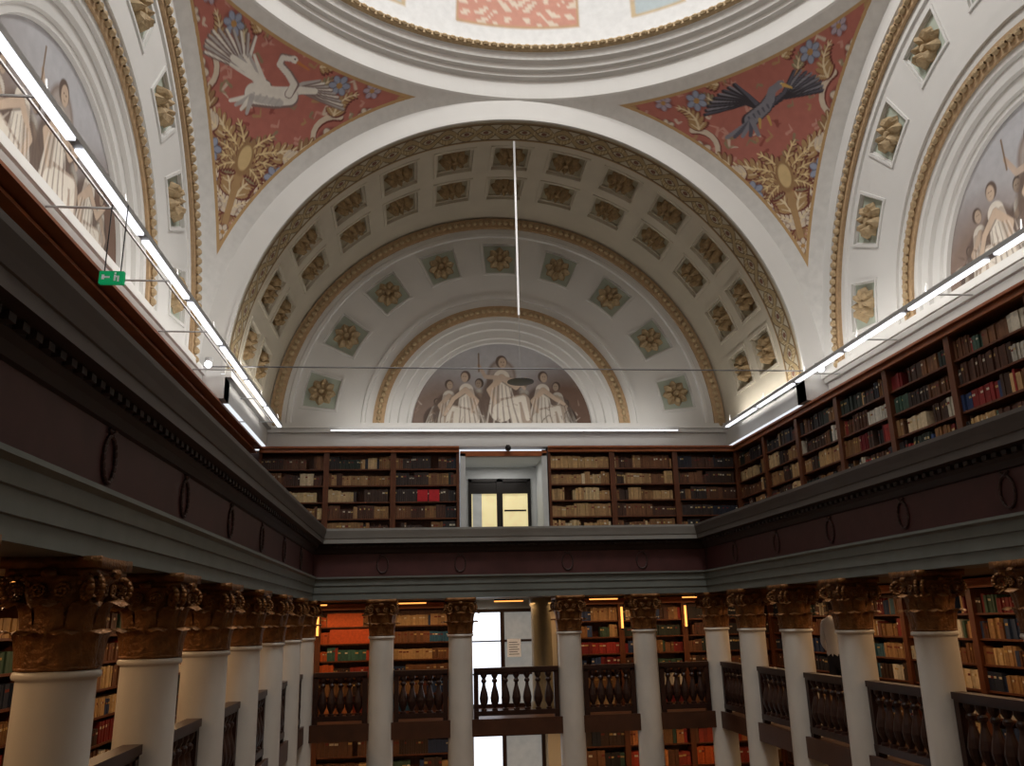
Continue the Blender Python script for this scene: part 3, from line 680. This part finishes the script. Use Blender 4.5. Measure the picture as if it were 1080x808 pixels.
# ------------------------------------------------ lighting rails
def rail(name,x,wallx,sg):
    m=MB();z=3.216
    m.box(x-.035,x+.035,-.6,14.1,z,z+.05,0)
    m.box(x+sg*.14-.008,x+sg*.14+.008,-.6,14.1,z+.06,z+.075,0)
    y=-.4
    while y<14:
        L=1.32;m.box(x-.030,x+.030,y,min(y+L,14.05),z-.022,z,1);y+=L+.14
    for y in np.arange(.4,14.1,1.5):
        tube(m,(x,y,z+.04),(wallx,y,z+.04),.010,0,6)
        tube(m,(x,y,z+.04),(x+sg*.02,y,z+.17),.008,0,6)
    ob=m.obj(name,[M_metal,M_led]);return ob
rail('light_rail',-2.379,XWL,-1);rail('light_rail',5.356,XWR,1)
m=MB();m.box(-1.6,4.6,14.42,14.46,3.235,3.285,0);m.box(-1.58,4.58,14.425,14.455,3.222,3.235,1)
for x in(-1.5,0,1.45,2.9,4.4): tube(m,(x,14.44,3.26),(x,YW,3.26),.01,0,6)
m.obj('light_rail',[M_metal,M_led])
def tubelamp(p,q):
    m=MB();p=Vector(p);q=Vector(q);d=(q-p);n=max(1,int(d.length/1.5))
    for k in range(n):
        a=p+d*((k+.35)/n);b=p+d*((k+.65)/n);tube(m,a,b,.012,1,8);tube(m,a+Vector((0,0,.02)),b+Vector((0,0,.02)),.016,0,6)
    m.obj('gallery_lamp',[M_dark,M_warm])
tubelamp((5.55,.2,.31),(5.55,14.6,.31));tubelamp((-2.65,.2,.31),(-2.65,14.6,.31));tubelamp((-2.6,14.5,.31),(5.5,14.5,.31))
for (x,y) in [(-1.75,MY-.10),(2.42,MY-.10),(3.5,MY-.10),(4.65,MY-.10)]:
    m=MB();tube(m,(0,0,0),(0,0,.36),.020,1,10);tube(m,(0,0,-.03),(0,0,0),.03,0,10);tube(m,(0,0,.36),(0,0,.39),.03,0,10);m.box(-.02,.02,.0,.02,.15,.21,0)
    m.obj('sconce_lamp',[M_dark,M_warm],loc=(x,y,-.18))
m=MB();tube(m,(XC-S+.05,YF-.06,3.42),(XC+S-.05,YF-.06,3.42),.010,0,5)
m.obj('tie_wire',[M_wire])
for x in(XC-S+.16,XC+S-.16):
    m=MB();m.lathe([(.0,0),(.05,0),(.055,-.03),(.045,-.09),(.04,-.1)],16,(0,0,0),0);m.lathe([(.0,-.10),(.04,-.10)],16,(0,0,0),1)
    bead(m,Vector((0,-.03,-.10)),.05,Vector((1,0,0)),Vector((0,1,0)),Vector((0,0,1)),.055,1)
    tube(m,(0,0,0),(0,.13,.03),.012,0)
    m.obj('spotlight',[M_metal,M_led],loc=(x,YF-.13,3.52))
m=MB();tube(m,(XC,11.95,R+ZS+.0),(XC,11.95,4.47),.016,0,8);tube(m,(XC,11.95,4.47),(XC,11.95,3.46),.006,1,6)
m.lathe([(0,3.45),(.05,3.45),(.12,3.435),(.20,3.415),(.20,3.405),(.05,3.40),(0,3.40)],24,(XC,11.95,0),2)
m.obj('pendant_lamp',[M_rod,M_metal,M_dark])
m=MB();m.box(-.09,.09,-.02,.02,-.05,.05,0);m.box(-.07,-.01,-.022,-.02,-.008,.008,1);m.box(-.07,-.05,-.022,-.02,-.02,.02,1)
m.box(.02,.035,-.022,-.02,-.03,.02,1);m.box(.02,.06,-.022,-.02,-.0,.012,1);m.box(.045,.06,-.022,-.02,-.035,0,1);m.box(.022,.036,-.022,-.02,.025,.04,1)
tube(m,(-.06,0,.05),(-.06,0,.62),.005,2,5);tube(m,(.06,0,.05),(.06,0,.62),.005,2,5)
m.obj('exit_sign',[M_exit,M_white,M_dark],loc=(-2.379,6.27,2.60))
m=MB();m.lathe([(0,0),(.05,0),(.055,-.03),(.04,-.07),(0,-.085)],14,(0,0,0),0);m.box(-.03,.03,-.0,.05,0,.03,0);m.obj('ceiling_sensor',[M_dark],loc=(1.5,D2-.12,Z2-.02))
# ------------------------------------------------ person
def person(loc,rz):
    root=empty('person',loc);root.rotation_euler=(0,0,rz)
    J=[(0,0,.93,.13),(0,-.01,1.08,.12),(0,-.02,1.25,.135),(0,-.02,1.38,.11),(0,-.015,1.46,.055),(0,.01,1.53,.06),(0,.012,1.60,.088),(0,.0,1.67,.075),
       (-.09,0,.86,.095),(-.10,.01,.48,.062),(-.105,-.02,.10,.042),(-.11,.13,.04,.038),(.09,0,.86,.095),(.11,.03,.48,.062),(.12,.03,.10,.042),(.13,.18,.04,.038),
       (-.175,-.02,1.37,.06),(-.22,-.03,1.10,.045),(-.20,.12,.90,.03),(.175,-.02,1.37,.06),(.25,.08,1.15,.045),(.19,.30,1.27,.03)]
    E=[(0,1),(1,2),(2,3),(3,4),(4,5),(5,6),(6,7),(0,8),(8,9),(9,10),(10,11),(0,12),(12,13),(13,14),(14,15),(3,16),(16,17),(17,18),(3,19),(19,20),(20,21)]
    me=bpy.data.meshes.new('body');me.from_pydata([j[:3] for j in J],E,[]);o=bpy.data.objects.new('body',me);bpy.context.collection.objects.link(o)
    o.modifiers.new('s','SKIN');sv=me.skin_vertices[0].data
    for i,j in enumerate(J): sv[i].radius=(j[3]*(1.25 if i in(0,1,2,3) else 1),j[3]*(.8 if i in(0,1,2,3) else 1));sv[i].use_root=(i==0)
    ss=o.modifiers.new('u','SUBSURF');ss.levels=2;ss.render_levels=2
    dg=bpy.context.evaluated_depsgraph_get();ev=o.evaluated_get(dg);m2=bpy.data.meshes.new_from_object(ev);bpy.data.objects.remove(o)
    m2.materials.clear()
    skin=mat('skin',(195,150,125),.5,var=.03)
    for mm in(mat('shirt_white',(225,225,228),.8,var=.04),mat('trousers_dark',(38,40,50),.8),skin,mat('shoes_black',(20,18,18),.4),mat('hair_brown',(52,38,28),.7,var=.3,scale=60)): m2.materials.append(mm)
    for p in m2.polygons:
        c=p.center;p.use_smooth=True
        arm=abs(c.x)>.165 and c.z>.85
        if c.z>1.46: k=2
        elif arm and ((c.x<0 and c.z<1.0) or (c.x>0 and c.y>.2)): k=2
        elif c.z<.09: k=3
        elif c.z<.96 and not arm: k=1
        else: k=0
        if c.z>1.60 and c.y<.07 or c.z>1.70 or (c.z>1.54 and c.y<-.02): k=4
        p.material_index=k
    b=bpy.data.objects.new('body',m2);bpy.context.collection.objects.link(b);b.parent=root
    f=MB()
    for sx in(-1,1):
        bead(f,Vector((sx*.03,.093,1.615)),.012,Vector((1,0,0)),Vector((0,1,0)),Vector((0,0,1)),.007,1)
        bead(f,Vector((sx*.088,.01,1.60)),.012,Vector((0,1,0)),Vector((1,0,0)),Vector((0,0,1)),.028,0)
    bead(f,Vector((0,.105,1.59)),.022,Vector((0,0,1)),Vector((0,1,0)),Vector((1,0,0)),.013,0)
    bead(f,Vector((0,.092,1.555)),.022,Vector((1,0,0)),Vector((0,1,0)),Vector((0,0,1)),.006,2)
    for (w,d,s_) in((Vector((-.20,.12,.90)),Vector((.05,.35,-.93)).normalized(),1),(Vector((.19,.30,1.27)),Vector((-.1,.9,.35)).normalized(),-1)):
        sd=d.cross(Vector((1,0,0))).normalized() if s_>0 else Vector((1,0,0));nn=d.cross(sd).normalized()
        bead(f,w+d*.045,.055,d,sd,nn,.034,0)
        for k,l in enumerate((.062,.072,.068,.052)):
            a=w+d*.085+sd*(-.027+.018*k);c=a+d*l*.55+nn*.004;e=c+d*l*.4+nn*.018
            tube(f,a,c,.0085,0,6);tube(f,c,e,.0075,0,6)
        a=w+d*.03+sd*(-.03);tube(f,a,a+d*.03-sd*.028,.010,0,6);tube(f,a+d*.03-sd*.028,a+d*.058-sd*.034,.0085,0,6)
    f.obj('face_and_hands',[skin,M_dark,mat('lips',(170,100,90),.5)],parent=root,smooth=True)
    root.scale=(.96,.96,.96)
person((5.40,11.0,FZ),-pi/2+.3)
# ------------------------------------------------ lights
def area(name,loc,rot,sx,sy,pw,col):
    l=bpy.data.lights.new(name,'AREA');l.shape='RECTANGLE';l.size=sx;l.size_y=sy;l.energy=pw;l.color=col
    o=bpy.data.objects.new(name,l);bpy.context.collection.objects.link(o);o.location=loc;o.rotation_euler=rot;return o
area('dome_daylight',(XC,YC,12.55),(0,0,0),2.4,2.4,530,(1,.985,.95))
area('rail_uplight',(-2.33,6.9,3.30),(0,pi+radians(-45),0),.08,14,54,(1,.95,.89))
area('rail_uplight',(5.31,6.9,3.30),(0,pi+radians(45),0),.08,14,54,(1,.95,.89))
area('rail_uplight',(1.5,14.10,3.32),(pi+radians(-35),0,0),6,.06,15,(1,.96,.9))
for x in(-2.65,5.55):
    area('gallery_lamp_light',(x,7.2,.27),(0,0,0),.1,14,62,(1,.62,.32))
area('gallery_lamp_light',(1.45,14.6,.27),(0,0,0),8,.1,38,(1,.62,.32))
area('lower_lamp_light',(1.45,14.45,FZ-.22),(0,0,0),8,.1,26,(1,.62,.32))
area('lower_lamp_light',(5.5,7.2,FZ-.22),(0,0,0),.1,14,26,(1,.62,.32))
area('niche_fill_light',(1.43,D2+.5,NZ-.06),(0,0,0),.8,.3,5,(1,.97,.93))  # added fill to brighten the niche, stands for no known fixture
w=bpy.data.worlds.new('World');bpy.context.scene.world=w;w.use_nodes=True
w.node_tree.nodes['Background'].inputs[0].default_value=(.9,.94,1,1);w.node_tree.nodes['Background'].inputs[1].default_value=1.0
# ------------------------------------------------ camera
f,yaw,pit,rol=886.25,.1097,.2750,.0244
cy,sy,cp,sp,cr,sr=cos(yaw),sin(yaw),cos(pit),sin(pit),cos(rol),sin(rol)
F_=Vector((sy*cp,cy*cp,sp));r0=Vector((cy,-sy,0));u0=Vector((-sy*sp,-cy*sp,cp))
rv=r0*cr-u0*sr;uv=r0*sr+u0*cr
cam=bpy.data.cameras.new('camera');cam.sensor_width=36;cam.sensor_fit='HORIZONTAL';cam.lens=f/1080*36;cam.clip_start=.03
co=bpy.data.objects.new('camera',cam);bpy.context.collection.objects.link(co)
co.matrix_world=Matrix(((rv.x,uv.x,-F_.x,0),(rv.y,uv.y,-F_.y,0),(rv.z,uv.z,-F_.z,0),(0,0,0,1)))
bpy.context.scene.camera=co
bpy.context.view_layer.update()
for o in list(bpy.context.scene.objects):
    if o.parent is None: o.location.z+=ZO
bpy.context.scene.view_settings.view_transform='Standard'
